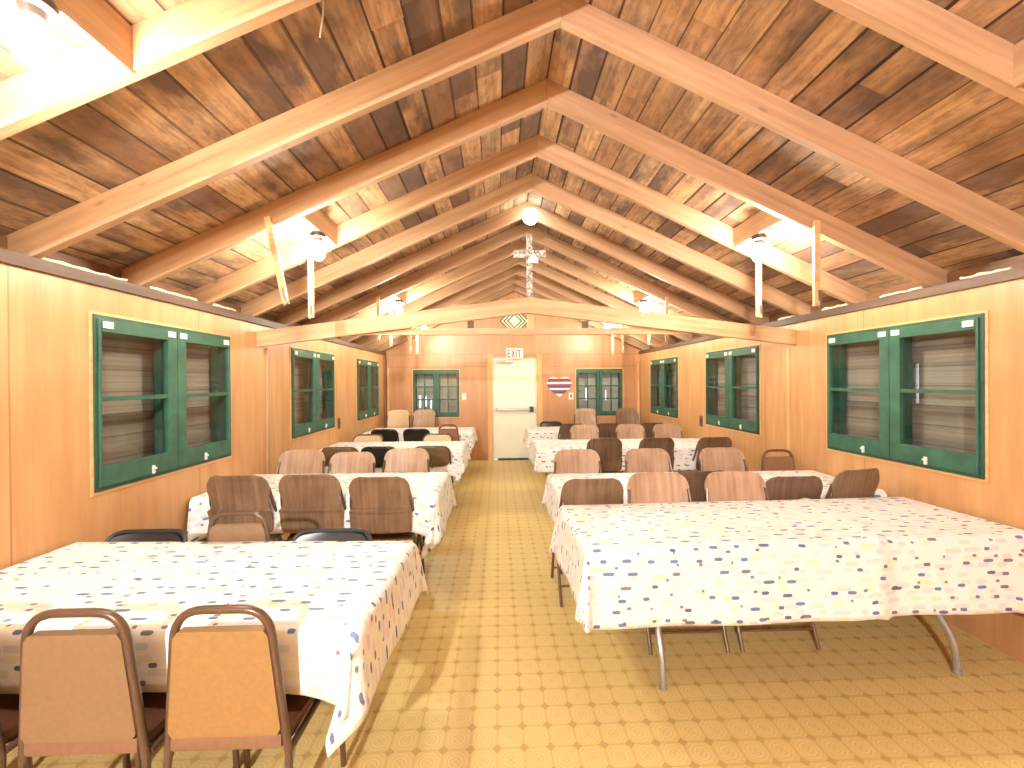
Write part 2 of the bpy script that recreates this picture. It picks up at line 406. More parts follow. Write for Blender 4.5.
# ------------------------------------------------------------------ the room shell
WT = .11                                            # wall thickness
WZ0, WZ1, WW = .957, 1.930, 1.18
LW = (2.380, 4.596, 6.705); RW = (2.384, 4.520, 6.605)
ENDW = ((-1.662, -.758), (1.562, 2.492)); EZ0, EZ1 = .868, 1.798
DX0, DX1, DZ = -.0996, .774, 2.03
PZ = 2.09
def wall_y(name, x0, x1, wins):
    b = MB()
    for a, c, d, e in rects_with_holes(YB-WT, YE+WT, 0, PZ, [(y, y+WW, WZ0, WZ1) for y in wins]): b.box(x0, x1, a, c, d, e)
    bmesh.ops.remove_doubles(b.bm, verts=b.bm.verts, dist=1e-5)
    struct(b.build(name, 'wall_side'), 'orange plywood side wall of the hall')
wall_y('wall_left', XL-WT, XL, LW); wall_y('wall_right', XR, XR+WT, RW)
def gable(name, y0, y1, holes, mat):
    b = MB()
    for a, c, d, e in rects_with_holes(XL, XR, 0, PZ, holes): b.box(a, c, y0, y1, d, e)
    zt = ZT-TAN*(HALF+.14)
    b.prism([(XL-.14, PZ), (XR+.14, PZ), (XR+.14, zt), (RX, ZT), (XL-.14, zt)], 'Y', y0, y1)
    struct(b.build(name, mat), 'plywood gable wall at the end of the hall')
gable('wall_end', YE, YE+WT, [(a, b, EZ0, EZ1) for a, b in ENDW]+[(DX0, DX1, 0, DZ)], 'wall_end')
gable('wall_back', YB-WT, YB, [], 'wall_end')
struct(MB().box(XL-.6, XR+.6, YB-.5, YE+.5, -.12, 0).build('floor', 'floor'), 'yellow patterned linoleum floor with small brown diamonds')
b = MB()
e = HALF+.32
b.prism([(RX, ZT), (RX-e, ZT-TAN*e), (RX-e, ZT-TAN*e+.03), (RX, ZT+.03)], 'Y', YB-.3, YE+.4)
b.prism([(RX, ZT), (RX, ZT+.03), (RX+e, ZT-TAN*e+.03), (RX+e, ZT-TAN*e)], 'Y', YB-.3, YE+.4)
struct(b.build('ceiling', 'deck'), 'stained rough board roof deck above the rafters')
# outer blocking closing the eaves, plates on the walls
for nm, s in (('left', -1), ('right', 1)):
    xw = XL if s < 0 else XR
    xs = sorted((xw+s*WT, xw-s*.022))
    o = MB().box(0, YE-YB, -(xs[1]-xs[0])/2, (xs[1]-xs[0])/2, PZ, 2.148).build('trim_1' if s < 0 else 'trim_2', 'plate', loc=((xs[0]+xs[1])/2, YB, 0), rot=(0, 0, PI/2))
    struct(o, 'dark brown timber wall plate on top of the plywood')
    xs = sorted((xw+s*.1, xw+s*.13))
    struct(MB().box(0, YE-YB, -.015, .015, 2.148, ZT-TAN*(HALF+.13)).build('trim_3' if s < 0 else 'trim_4', 'darkpost', loc=((xs[0]+xs[1])/2, YB, 0), rot=(0, 0, PI/2)), 'dark board closing the eave above the wall plate')
# trim battens and corner posts (grain along their height: local X)
def vtrim(n, x, y, w, d, z1, mat, lab):
    o = MB().box(0, z1, -d/2, d/2, -w/2, w/2).build('trim_%d' % n, mat, loc=(x, y, 0), rot=(0, -PI/2, 0))
    return struct(o, lab)
vtrim(5, XL+.008, 4.13, .016, .045, 1.885, 'rafter', 'pale batten on the left wall under the low truss')
vtrim(7, XR-.006, 4.06, .012, .03, 1.87, 'trimwood', 'thin batten on the right wall under the low truss')
vtrim(8, XL+.02, YE-.11, .04, .12, 2.08, 'darkpost', 'dark corner post at the far left corner')
vtrim(9, XL+.055, YE-.012, .04, .024, 1.85, 'trimwood', 'pale corner batten on the end wall, left side')
vtrim(10, XR-.035, YE-.012, .04, .024, 1.9, 'trimwood', 'pale corner batten on the end wall, right side')
# door casing
for n, xa, xb in ((11, DX0-.1, DX0), (12, DX1, DX1+.11)):
    struct(MB().box(0, 2.1, -.012, .012, -(xb-xa)/2, (xb-xa)/2).build('trim_%d' % n, 'trimwood', loc=((xa+xb)/2, YE-.012, 0), rot=(0, -PI/2, 0)), 'pale upright board beside the exit door')

# door
d = struct(empty('door_1', ((DX0+DX1)/2, YE+.03, 0)), 'cream steel exit door with a push bar in the end wall')
hw = (DX1-DX0)/2
MB().box(-hw+.012, hw-.012, 0, .045, .012, DZ-.01, .003).build('door_leaf', 'door', d)
f = MB(); f.box(-hw, -hw+.012, -.03, .07, 0, DZ); f.box(hw-.012, hw, -.03, .07, 0, DZ); f.box(-hw, hw, -.03, .07, DZ-.01, DZ); f.build('door_frame', 'door', d)
pb = MB().box(-.37, .3, -.075, -.04, .985, 1.03, .008).build('push_bar', 'chrome', d)
k = MB(); k.box(.29, .37, -.07, 0, .955, 1.06, .01); k.box(-.375, -.33, -.06, 0, .98, 1.035, .006); k.build('push_bar_bracket', 'socket', pb)
c = MB(); c.box(-.36, -.18, -.07, 0, 1.93, 1.975, .006); c.tube([(-.27, -.05, 1.93), (-.12, -.1, 1.925), (-.02, -.05, 1.94)], .008); c.build('door_closer', 'chrome', d)
MB().box(-.34, .28, -.03, .003, 0, .035, .004).build('door_sweep', 'black', d)
# ------------------------------------------------------------------ windows
def window(n, loc, rz, W, H, cols, rows, slits, sh, lab, small=False):
    """local X along the wall, +Y outwards, origin at the lower left of the opening"""
    w = struct(empty('window_%d' % n, loc, rz), lab)
    fr = .022
    f = MB()
    for x0, x1, z0, z1 in ((0, fr, 0, H), (W-fr, W, 0, H), (fr, W-fr, 0, fr), (fr, W-fr, H-fr, H)): f.box(x0, x1, -.012, .12, z0, z1)
    f.box(W/2-.036, W/2+.036, .055, .115, fr, H-fr)                          # mullion of the outer frame
    for x0 in (fr, W-fr-.03): f.box(x0, x0+.03, .075, .115, fr, H-fr)
    f.build('window_frame', 'green_dark', w)
    g = MB(); t = .016
    for x0, x1, z0, z1 in ((-t, 0, -t, H+t), (W, W+t, -t, H+t), (0, W, -t, 0), (0, W, H, H+t)): g.box(x0, x1, -.006, 0, z0, z1)
    g.build('window_stop', 'trimwood', w)
    tr, br, st = (.07, .115, .036) if not small else (.06, .07, .05)
    cs = .078 if not small else .055
    for k in (0, 1):
        x0, x1 = (fr, W/2-.002) if k == 0 else (W/2+.002, W-fr)
        a, b2 = (st, cs) if k == 0 else (cs, st)
        a -= fr if k == 0 else 0; b2 -= fr if k == 1 else 0
        s = MB(); y0, y1 = -.022, .016
        s.box(x0, x0+a, y0, y1, fr, H-fr, .003); s.box(x1-b2, x1, y0, y1, fr, H-fr, .003)
        s.box(x0+a, x1-b2, y0, y1, H-fr-tr, H-fr, .003); s.box(x0+a, x1-b2, y0, y1, fr, fr+br, .003)
        so = s.build('sash', 'green', w)
        mb = MB(); px0, px1, pz0, pz1 = x0+a, x1-b2, fr+br, H-fr-tr
        for i in range(1, rows): z = pz0+(pz1-pz0)*i/rows; mb.box(px0, px1, y0+.006, y1, z-.0125, z+.0125)
        for i in range(1, cols): x = px0+(px1-px0)*i/cols; mb.box(x-.011, x+.011, y0+.007, y1-.001, pz0, pz1)
        mb.build('muntin', 'green', so)
        MB().box(px0-.004, px1+.004, -.002, .002, pz0-.004, pz1+.004).build('glass_pane', 'glass', so)
        if not small:
            for hx in (x0+.05, x1-.05):
                MB().box(hx-.03, hx+.03, y0-.008, y0, H-fr-.05, H-fr-.012, .002).build('hinge', 'white_metal', so)
        la = MB(); lx = (x0+x1)/2+(.07 if k == 0 else -.02)
        la.box(lx-.009, lx+.009, y0-.01, y0, fr+.004, fr+.055, .002); la.box(lx-.015, lx+.015, y0-.016, y0-.008, fr+.03, fr+.042, .002)
        if not small: la.build('latch', 'white_metal', so)
        else: la.bm.free()
    s = MB()
    for a, c, d_, e_ in rects_with_holes(-.06, W+.06, -.06, H+.06, slits): s.box(a, c, .135, .155, d_, e_)
    s.build('shutter', sh, w)
    return w
# left wall: local +X = +Y, outwards -X ;  right wall: local +X = -Y, outwards +X
for n, y in zip((1, 2, 3), LW):
    sl = [] if n < 3 else [(.93, .965, .10, .88)]
    window(n, (XL, y, WZ0), PI/2, WW, WZ1-WZ0, 1, 2, sl, 'shutterY', 'green two-sash window in the left wall, number %d from the camera' % n)
for n, y in zip((4, 5, 6), RW):
    sl = [(.632, .652, .42, .70)] if n == 4 else []
    window(n, (XR, y+WW, WZ0), -PI/2, WW, WZ1-WZ0, 1, 2, sl, 'shutterY', 'green two-sash window in the right wall, number %d from the camera' % (n-3))
for n, (a, b2) in zip((7, 8), ENDW):
    sl = [(.10, .125, .18, .42), (.22, .235, .2, .4), (.32, .335, .16, .36)] if n == 7 else [(.22, .235, .3, .55), (.62, .635, .3, .5)]
    window(n, (a, YE, EZ0), 0, b2-a, EZ1-EZ0, 2, 3, sl, 'shutterX', 'green many-paned window in the end wall', small=True)

# ------------------------------------------------------------------ rafters
L = HALF/CT
def rafter_mesh():
    zp = 2.15                                       # plate top
    dv = ZT-ZB
    b = MB()
    pts = [(0, 0), (L, 0), (L+dv*ST, dv*CT), (-.09*CT+(.09*TAN+dv)*0, dv*CT)]
    # bird's-mouth: level over the plate for 9 cm, then plumb up to the top edge
    pts = [(-.09*CT, .09*ST), (0, 0), (L, 0), (L+dv*ST, dv*CT), (-.09/CT, dv*CT)]
    b.prism(pts, 'Y', -RAFT/2, RAFT/2)
    bmesh.ops.bevel(b.bm, geom=list(b.bm.edges), offset=.003, segments=1, affect='EDGES')
    return b
proto = rafter_mesh().build('rafter', 'rafter')
ords = ['first', 'second', 'third', 'fourth', 'fifth', 'sixth', 'seventh', 'eighth', 'ninth', 'tenth', 'eleventh']
first = True
ZF = ZB-TAN*HALF
for k in range(-8, 11):
    y = RAF0+RAFD*k+RAFT/2
    if y > YE-.03: continue
    for s in (-1, 1):
        o = proto if first else proto.copy()
        if not first: COL.objects.link(o)
        first = False
        o.location = (XL if s < 0 else XR, y, ZF); o.rotation_euler = (0, -TH, 0 if s < 0 else PI)
        side = 'left' if s < 0 else 'right'
        if k == -1: lab = 'short visible piece of pine rafter at the top %s corner of the view' % side
        elif k >= 0: lab = 'pine rafter on the %s roof slope, %s one whose ridge joint is in view' % (side, ords[k]) if k else 'large nearest full pine rafter on the %s roof slope, crossing the top of the view' % side
        else: lab = 'pine rafter on the %s roof slope behind the camera' % side
        tag(o, lab, 'rafter', 'rafters behind the camera on the %s' % side if k < -1 else 'roof rafters')

# low V-shaped truss across the hall, its flat chord and little posts
TY = 3.955
ax, az, dep = .29, 2.335, .145
for s in (-1, 1):
    ex = XL if s < 0 else XR-.0
    e0 = (2.025)
    ln = math.hypot(ex-ax, az-e0); an = math.atan2(az-e0, abs(ex-ax))
    b = MB(); hh = dep
    # local X from the wall end to the apex, local Z up; plumb cuts both ends
    run = abs(ex-ax); t = (az-e0)/run
    pts = [(0, -hh), (run, az-e0-hh), (run, az-e0), (0, 0)]
    R = Matrix.Rotation(an, 2)
    loc = []
    for (px, pz) in pts: loc.append((px*math.cos(an)+pz*math.sin(an), -px*math.sin(an)+pz*math.cos(an)))
    b.prism(loc, 'Y', -.022, .022); bmesh.ops.bevel(b.bm, geom=list(b.bm.edges), offset=.003, segments=1, affect='EDGES')
    o = b.build('tie_beam', 'beam', loc=(ex, TY+.022, e0), rot=(0, -an, 0 if s < 0 else PI))
    tag(o, 'sloping pine tie beam, %s half of the low truss under the cross' % ('left' if s < 0 else 'right'), 'beam', 'halves of the low truss')
o = MB().box(-1.55, 1.55, -.02, .02, -.031, .031, .003).build('truss_chord', 'beam', loc=(.30, TY+.063, 2.022))
tag(o, 'flat horizontal chord of the low truss, spanning under the green diamond sign', 'beam')
o = MB().box(0, .16, -.015, .015, -.03, .03, .002).build('king_post', 'strip', loc=(.312, TY+.063, 2.052), rot=(0, -PI/2, 0))
tag(o, 'short pale upright post under the peak of the low truss, right of the diamond sign', 'post')
for x, sd in ((-.25, 'left'), (.835, 'right')):
    o = MB().box(-.03, .03, -.012, .012, 0, .07, .002).build('truss_cleat', 'plate', loc=(x, TY+.063, 2.052))
    tag(o, 'small grey cleat on the low truss chord, %s of the diamond sign' % ('left' if sd == 'left' else 'far right'), 'cleat')

# blocking boards, bare bulbs and hanging sticks in the lamp bays
HX = 1.55                                            # blocking distance from the ridge
def blocking_board(s, y0, y1, lab, grp):
    x = RX+s*HX; zb = ZB-TAN*HX; 
    b = MB().box(0, y1-y0, -.01, .01, -.005, (ZT-ZB)-.01*TAN-.002, .001)
    o = b.build('blocking_board', 'rafter', loc=(x, y0, zb), rot=(0, 0, PI/2)); tag(o, lab, 'board', grp)
def bulb_light():
    t = empty('bulb_lamp')
    s = MB(); s.lathe([(.045, 0), (.05, -.012), (.05, -.03), (.03, -.036), (.026, -.06), (.022, -.06)]); s.build('socket', 'socket', t, True)
    pr = [(.014, -.055), (.018, -.07), (.036, -.10), (.046, -.13), (.044, -.155), (.03, -.178), (.012, -.187)]
    MB().lathe(pr, seg=16).build('bulb', 'bulb', t, True)
    cb = MB().tube([(-.045, .0, -.02), (-.10, -.05, -.05), (-.15, -.12, -.04), (-.18, -.2, .0), (-.19, -.27, .03)], .006, 6); cb.build('cable', 'cable', t, True)
    return t
lampP = bulb_light(); used = [False]
BAYS = {'near': -1, 'mid': 1, 'far': 5, 'last': 8, 'back': -8}
def bay(k): y0 = RAF0+RAFD*k+RAFT; return y0, y0+RAFD-RAFT
def lamp(s, k, lab, grp, lit=True):
    y0, y1 = bay(k); ym = (y0+y1)/2
    if used[0]: t = copy_tree(lampP)
    else: t = lampP; used[0] = True
    t.location = (RX+s*(HX+.02), ym, ZB-TAN*HX-.006); t.rotation_euler = (0, 0, PI if s > 0 else 0)
    if s > 0:
        t.scale = (1, 1, 1)
    tag(t, lab, 'lamp', grp)
names = {-2: 'nearest', 1: 'second nearest', 5: 'third', 8: 'farthest'}
for k, w in names.items():
    for s in (-1, 1):
        side = 'left' if s < 0 else 'right'
        if (k, s) == (-2, 1): pass
        y0, y1 = bay(k)
        blocking_board(s, y0, y1, 'short blocking board between rafters on the %s slope, %s lamp bay' % (side, w), 'blocking boards carrying bulbs')
        if (k, s) != (-2, 1):
            lamp(s, k, 'bare glowing bulb under the %s roof slope, %s from the camera' % (side, w), 'bare bulbs')
for kk, xx in ((-8, -.95),):
    y0, y1 = bay(kk)
    x = xx; dd = abs(x-RX); zb = ZB-TAN*dd
    o = MB().box(0, y1-y0, -.01, .01, -.005, (ZT-ZB)-.01, .001).build('blocking_board', 'rafter', loc=(x, y0, zb), rot=(0, 0, PI/2))
    tag(o, 'short blocking board between rafters behind the camera', 'board', 'blocking boards carrying bulbs')
    t = copy_tree(lampP); t.location = (x-.02, (y0+y1)/2, zb-.006); tag(t, 'bare glowing bulb behind the camera', 'lamp', 'bare bulbs')
    for q in kids(t):
        if q.name.startswith('bulb'): q.data = q.data.copy(); q.data.materials[0] = M['bulb_strong']
def stick(x, y, ln, tilt, lab):
    z = ZB-TAN*abs(x-RX)+.06
    t = empty('hanging_stick', (x, y, z)); t.rotation_euler = (0, tilt, 0)
    MB().box(-.019, .019, -.011, .011, -ln, 0, .002).build('wood_strip', 'strip', t)
    h = MB(); h.tube([(.012, -.012, -ln+.07), (.016, -.02, -ln+.01), (.0, -.022, -ln-.012), (-.012, -.02, -ln+.004)], .004, 6); h.box(0, .022, -.018, -.008, -ln+.03, -ln+.1, .001)
    h.build('hook', 'chrome', t, True)
    tag(t, lab, 'stick', 'sticks hanging from rafters')
for k, w in ((1, 'second'), (5, 'third'), (8, 'farthest')):
    y0, y1 = bay(k)
    for s in (-1, 1):
        side = 'left' if s < 0 else 'right'
        xa = RX+s*1.735
        tl = .2 if (k == 1 and s < 0) else 0
        stick(xa, y0-RAFT-.013, .55, -tl, 'thin hooked stick hanging from the nearer rafter of the %s lamp bay, %s slope' % (w, side))
        stick(xa, y1+(-.013), .53, 0, 'thin hooked stick hanging from the farther rafter of the %s lamp bay, %s slope' % (w, side))
# round globe lamp at the ridge
t = empty('globe_lamp', (.352, RAF0+RAFD*4, 3.318))
MB().lathe([(.055, 0), (.055, -.018), (.04, -.03)], axis='Y').build('lamp_base', 'white_metal', t, True)
MB().lathe([(.084*math.sin(a), .084*math.cos(a)) for a in [PI*i/14 for i in range(15)]], (0, -.105, -.055)).build('globe', 'globe', t, True)
tag(t, 'round white globe lamp at the ridge above the grey cross', 'lamp')
# pull cord
o = MB().tube([(-.66, 1.66, ZT-TAN*.983), (-.661, 1.66, 2.955), (-.667, 1.658, 2.91), (-.672, 1.657, 2.87)], .0035, 6).build('pull_cord', 'cable', smooth=True)
o.location = (0, 0, 0)
tag(o, 'thin pale cord dangling from the roof boards at the top left', 'cord')
# foam strips above the plates
for (s, y0, y1, w) in ((-1, 2.10, 2.60, 'nearest, above the first window'), (-1, 2.76, 3.18, 'second, above the first window'), (-1, 3.36, 3.66, 'third, near the low truss'),
                    (1, 2.26, 2.52, 'nearest, at the right edge of the view'), (1, 2.75, 3.06, 'second, above the first window'), (1, 3.36, 3.62, 'third, left of the first window'), (1, 3.97, 4.2, 'fourth, beside the low truss')):
    x = (XL if s < 0 else XR)+s*.0
    n = 9; P = []
    b = MB()
    prev = None
    pts = []
    for i in range(n):
        y = y0+(y1-y0)*i/(n-1); pts.append((x+rnd.uniform(-.006, .006), y, 2.156+rnd.uniform(0, .01)))
    b.tube(pts, [rnd.uniform(.006, .012) for _ in pts], 7)
    o = b.build('foam_strip', 'foam', smooth=True)
    tag(o, 'pale foam strip on the %s wall plate, %s' % ('left' if s < 0 else 'right', w), 'foam strip', 'foam strips on the wall plates')

# ------------------------------------------------------------------ end-wall things
# cross on the truss
t = empty('cross', (.304, TY+.022, az))
cr = MB(); cr.box(-.027, .027, -.014, .014, -.004, .592, .003); cr.box(-.152, .152, -.0145, .0145, .372, .44, .003); cr.build('cross_body', 'mosaic', t)
MB().shell(lambda u, v: (-.01+.09*u, -.024-.012*math.sin(PI*u), .335-.02*math.cos(PI*v)+.03*math.sin(PI*u)*(v)), 6, 4, .006).build('white_ribbon', 'white', t, True)
tag(t, 'grey speckled cross standing on the peak of the low truss', 'cross')
# diamond sign
t = empty('diamond_sign', (.341, YE-.012, 2.754))
for i, (r, m) in enumerate(((.29, 'signgreen'), (.262, 'cream'), (.226, 'signgreen'), (.192, 'cream'), (.152, 'signgreen'), (.118, 'cream'), (.076, 'white'))):
    y = -.003*i
    nm = ('board', 'diamond_ring', 'diamond_ring', 'diamond_ring', 'diamond_ring', 'diamond_ring', 'diamond_centre')[i]
    MB().prism([(-r, 0), (0, -r), (r, 0), (0, r)], 'Y', y-.003, y+(.012 if i == 0 else 0)).build(nm, m, t)
tag(t, 'green and white sign of nested diamonds high on the end wall', 'sign')
# exit sign
t = empty('exit_sign', (.338, YE, 2.108))
MB().box(-.168, .168, -.05, 0, -.105, .105, .006).build('sign_box', 'white', t)
def bar(b, x0, z0, x1, z1, w):
    d = Vector((x1-x0, z1-z0)); n = Vector((-d.y, d.x)).normalized()*w/2
    b.prism([(x0+n.x, z0+n.y), (x0-n.x, z0-n.y), (x1-n.x, z1-n.y), (x1+n.x, z1+n.y)], 'Y', -.054, -.049)
for ch, cx in (('E', -.105), ('X', -.028), ('I', .032), ('T', .092)):
    b = MB(); h, w, q = .072, .027, .017
    if ch == 'E': bar(b, cx-w, -h, cx-w, h, q); [bar(b, cx-w, z, cx+w, z, q) for z in (-h+q/2, 0, h-q/2)]
    if ch == 'X': bar(b, cx-w, -h, cx+w, h, q); bar(b, cx-w, h, cx+w, -h, q)
    if ch == 'I': bar(b, cx, -h, cx, h, q)
    if ch == 'T': bar(b, cx, -h, cx, h, q); bar(b, cx-w-.004, h-q/2, cx+w+.004, h-q/2, q)
    b.build('letter', 'letter', t)
tag(t, 'white exit sign above the cream door', 'sign')
# striped heart
t = empty('heart_sign', (1.222, YE-.003, 1.245))
def heart_pts():
    P = []
    for i in range(60):
        a = 2*PI*i/60
        P.append((math.copysign(abs(math.sin(a))**2.2, math.sin(a)), 13*math.cos(a)-3.2*math.cos(2*a)-1.4*math.cos(3*a)-.6*math.cos(4*a)))
    lo = min(p[1] for p in P); hi = max(p[1] for p in P)
    return [(x*.245, (z-lo)/(hi-lo)*.40) for x, z in P]
HP = heart_pts()
def clip(P, z, above):
    out = []
    for (a, b) in zip(P, P[1:]+P[:1]):
        ia = (a[1] >= z) == above; ib = (b[1] >= z) == above
        if ia: out.append(a)
        if ia != ib:
            q = (z-a[1])/(b[1]-a[1]); out.append((a[0]+(b[0]-a[0])*q, z))
    return out
MB().prism(HP, 'Y', -.018, 0).build('heart_board', 'white', t)
for z0, z1, m in ((.065, .105, 'signblue'), (.105, .14, 'signred'), (.18, .22, 'signblue'), (.22, .258, 'signred'), (.30, .365, 'signred')):
    q = clip(clip(HP, z0, True), z1, False)
    MB().prism(q, 'Y', -.021, -.017).build('stripe', m, t)
tag(t, 'heart-shaped sign with red, white and blue stripes beside the exit door', 'sign')
# switch plates and outlets
def plate(name, loc, rz, w, h, m1, m2, lab, cat):
    t = empty(name, loc, rz)
    MB().box(-w/2, w/2, -.008, 0, -h/2, h/2, .003).build('cover_plate', m1, t)
    MB().box(-w*.22, w*.22, -.014, -.007, -h*.26, h*.26, .002).build('toggle' if 'switch' in name else 'socket_face', m2, t)
    tag(t, lab, cat)
plate('light_switch', (-.666, YE, 1.266), 0, .085, .13, 'cream', 'white', 'cream light switch plate between the left end window and the door', 'light switch')
plate('light_switch', (1.458, YE, 1.262), 0, .085, .13, 'white', 'lipvinyl', 'small white switch plate just below the striped heart', 'light switch')
plate('wall_outlet', (XR, 5.85, .985), -PI/2, .085, .15, 'darkpost', 'socket', 'dark brown wall outlet on the right wall beyond the second window', 'outlet')
plate('wall_outlet', (XL, 5.95, .99), PI/2, .085, .15, 'darkpost', 'socket', 'dark brown wall outlet on the left wall beyond the second window', 'outlet')

# ------------------------------------------------------------------ tables
def table(x0, x1, y0, y1, rot, lab, inset=.32):
    cx, cy = (x0+x1)/2, (y0+y1)/2; hl, hw_ = (x1-x0)/2, (y1-y0)/2
    t = empty('folding_table', (cx, cy, 0), rot)
    MB().box(-hl, hl, -hw_, hw_, .712, .737, .006).build('tabletop', 'slab', t)
    a = MB(); q = .05
    for bx in ((-hl+q, hl-q, -hw_+q, -hw_+q+.02), (-hl+q, hl-q, hw_-q-.02, hw_-q), (-hl+q, -hl+q+.02, -hw_+q+.02, hw_-q-.02), (hl-q-.02, hl-q, -hw_+q+.02, hw_-q-.02)): a.box(*bx, .665, .712)
    a.build('apron', 'slab', t)
    for s in (-1, 1):
        x = s*(hl-inset)
        for w in (-1, 1):
            pts = [(x, w*.10, .705), (x, w*.11, .52), (x, w*.12, .42), (x+.01*s, w*.16, .335), (x+.045*s, w*(hw_-.13), .26), (x+.05*s, w*(hw_-.06), .15), (x+.05*s, w*(hw_-.05), .0)]
            # smooth the bends
            sm = [Vector(p) for p in pts]
            for _ in range(2):
                o = [sm[0]]
                for p, q2 in zip(sm, sm[1:]): o += [p*.75+q2*.25, p*.25+q2*.75]
                sm = o+[sm[-1]]
            lg = MB().tube(sm, .0165, 8).build('leg', 'graymetal', t, True)
            MB().lathe([(.019, 0), (.021, .004), (.019, .028)], (x+.05*s, w*(hw_-.05), 0), 10).build('foot_cap', 'graymetal', lg, True)
        MB().tube([(x, -.115, .5), (x, .115, .5)], .009, 8).build('crossbar', 'graymetal', t, True)
        MB().tube([(x, 0, .5), (x-s*.42, 0, .70)], .007, 8).build('brace', 'graymetal', t, True)
    tag(t, lab, 'table', 'folding tables under dashed cloths')
    return t
def cloth(x0, x1, y0, y1, rot, dr, lab, seed, rounded=(), ridge=None, flare=.10):
    """dr = drops (left, right, front, back); rounded corners hang in an arc, the rest in a point"""
    cx, cy = (x0+x1)/2, (y0+y1)/2; hl, hw_ = (x1-x0)/2+.006, (y1-y0)/2+.006
    dl, drr, df, db = dr; R = random.Random(seed)
    nt = .025
    def axis(lo, hi, a, b):
        v = []
        na = max(3, int(a/.028)); nb = max(3, int(b/.028)); nm = max(6, int((hi-lo)/.05))
        v += [lo-a+a*i/na for i in range(na)]; v += [lo+(hi-lo)*i/nm for i in range(nm)]; v += [hi+b*i/nb for i in range(nb+1)]
        return v
    US = axis(-hl, hl, dl, drr); VS = axis(-hw_, hw_, df, db)
    ph = [R.uniform(0, 6.28) for _ in range(6)]
    zt = .742
    def pos(u, v):
        ox = max(0, -hl-u, u-hl); oy = max(0, -hw_-v, v-hw_)
        sx = -1 if u < 0 else 1; sy = -1 if v < 0 else 1
        DX = dl if u < 0 else drr; DY = df if v < 0 else db
        ux = min(max(u, -hl), hl); vy = min(max(v, -hw_), hw_)
        z = zt+.0012*math.sin(u*5+ph[0])*math.cos(v*7+ph[1])
        if ridge and ox == 0:
            w = (u-ridge[0]-ridge[2]*(v+hw_))
            z += ridge[1]*.35*math.exp(-(w/.03)**2)
        if ox == 0 and oy == 0: return (u, v, z)
        r = math.hypot(ox, oy); a = math.atan2(oy, ox)
        if ox > 0 and oy > 0:
            c, s_ = math.cos(a), math.sin(a)
            rm = min(DX/c if c > 1e-6 else 9, DY/s_ if s_ > 1e-6 else 9)
            el = math.hypot(DX*c, DY*s_)
            if (sx, sy) in rounded: r = r/rm*el
            
        if ox > 0 and oy > 0 and (sx, sy) not in rounded and sy < 0: r *= 1+.3*(a/(PI/2))**2
        elif oy > 0 and sy < 0 and (sx, sy) not in rounded:
            kk = max(0, 1-(hl-abs(u))/.22)
            r *= 1+.3*kk*kk
        q = r
        # rounding over the edge, then hanging with a slight flare and waves
        e0 = .018
        if q < e0*PI/2: out = e0*math.sin(q/e0); dn = e0*(1-math.cos(q/e0))
        else: out = e0; dn = e0+(q-e0*PI/2)
        amt = dn/.3
        if ox > 0 and oy > 0:
            k = math.sin(2*a)
            out += amt*(.03*flare/.1*(1+.2*k)) + amt*.012*math.sin(6*a)*k
            tw = a-.28*k*math.sin(2*a)*0
            pt = 0 if (sx, sy) in rounded else 1
            X = ux+sx*math.cos(a)*out*(1+.5*k)-pt*sx*.10*k*k*amt*(sy < 0); Y = vy+sy*math.sin(a)*out*(1+.5*k)+pt*sy*.05*k*amt
        else:
            if ox > 0: w = .5+.5*math.sin(v*9+ph[2])*math.sin(v*4.3+ph[3])
            else: w = .5+.5*math.sin(u*7.5+ph[4])*math.sin(u*3.1+ph[5])
            out += amt*(.03*flare/.1+.02*(w-.5))
            if ridge and oy > 0 and v < 0:
                d = (u-ridge[0])
                bulge = ridge[1]*(math.exp(d/.22) if d < 0 else math.exp(-(d/.012)**2) if d < .03 else 0)
                out += bulge*min(1, dn/.05)*.8
            X = ux+(sx*out if ox > 0 else 0); Y = vy+(sy*out if oy > 0 else 0)
        return (X, Y, z-dn*(1-.02*amt))
    bm = bmesh.new(); uvl = bm.loops.layers.uv.new('UVMap')
    G = [[bm.verts.new(pos(u, v)) for v in VS] for u in US]
    off = (R.uniform(0, 5), R.uniform(0, 5))
    for i in range(len(US)-1):
        for j in range(len(VS)-1):
            f = bm.faces.new((G[i][j], G[i+1][j], G[i+1][j+1], G[i][j+1])); f.smooth = True
            for lp, (a, b_) in zip(f.loops, ((i, j), (i+1, j), (i+1, j+1), (i, j+1))): lp[uvl].uv = (US[a]+off[0]+5, VS[b_]+off[1]+5)
    me = bpy.data.meshes.new('tablecloth'); bm.to_mesh(me); bm.free(); me.materials.append(M['cloth'])
    o = bpy.data.objects.new('tablecloth', me); COL.objects.link(o); o.location = (cx, cy, 0); o.rotation_euler = (0, 0, rot)
    md = o.modifiers.new('thickness', 'SOLIDIFY'); md.thickness = .0025; md.offset = -1
    tag(o, lab, 'tablecloth', 'white dashed tablecloths')
    return o
R2D = math.radians
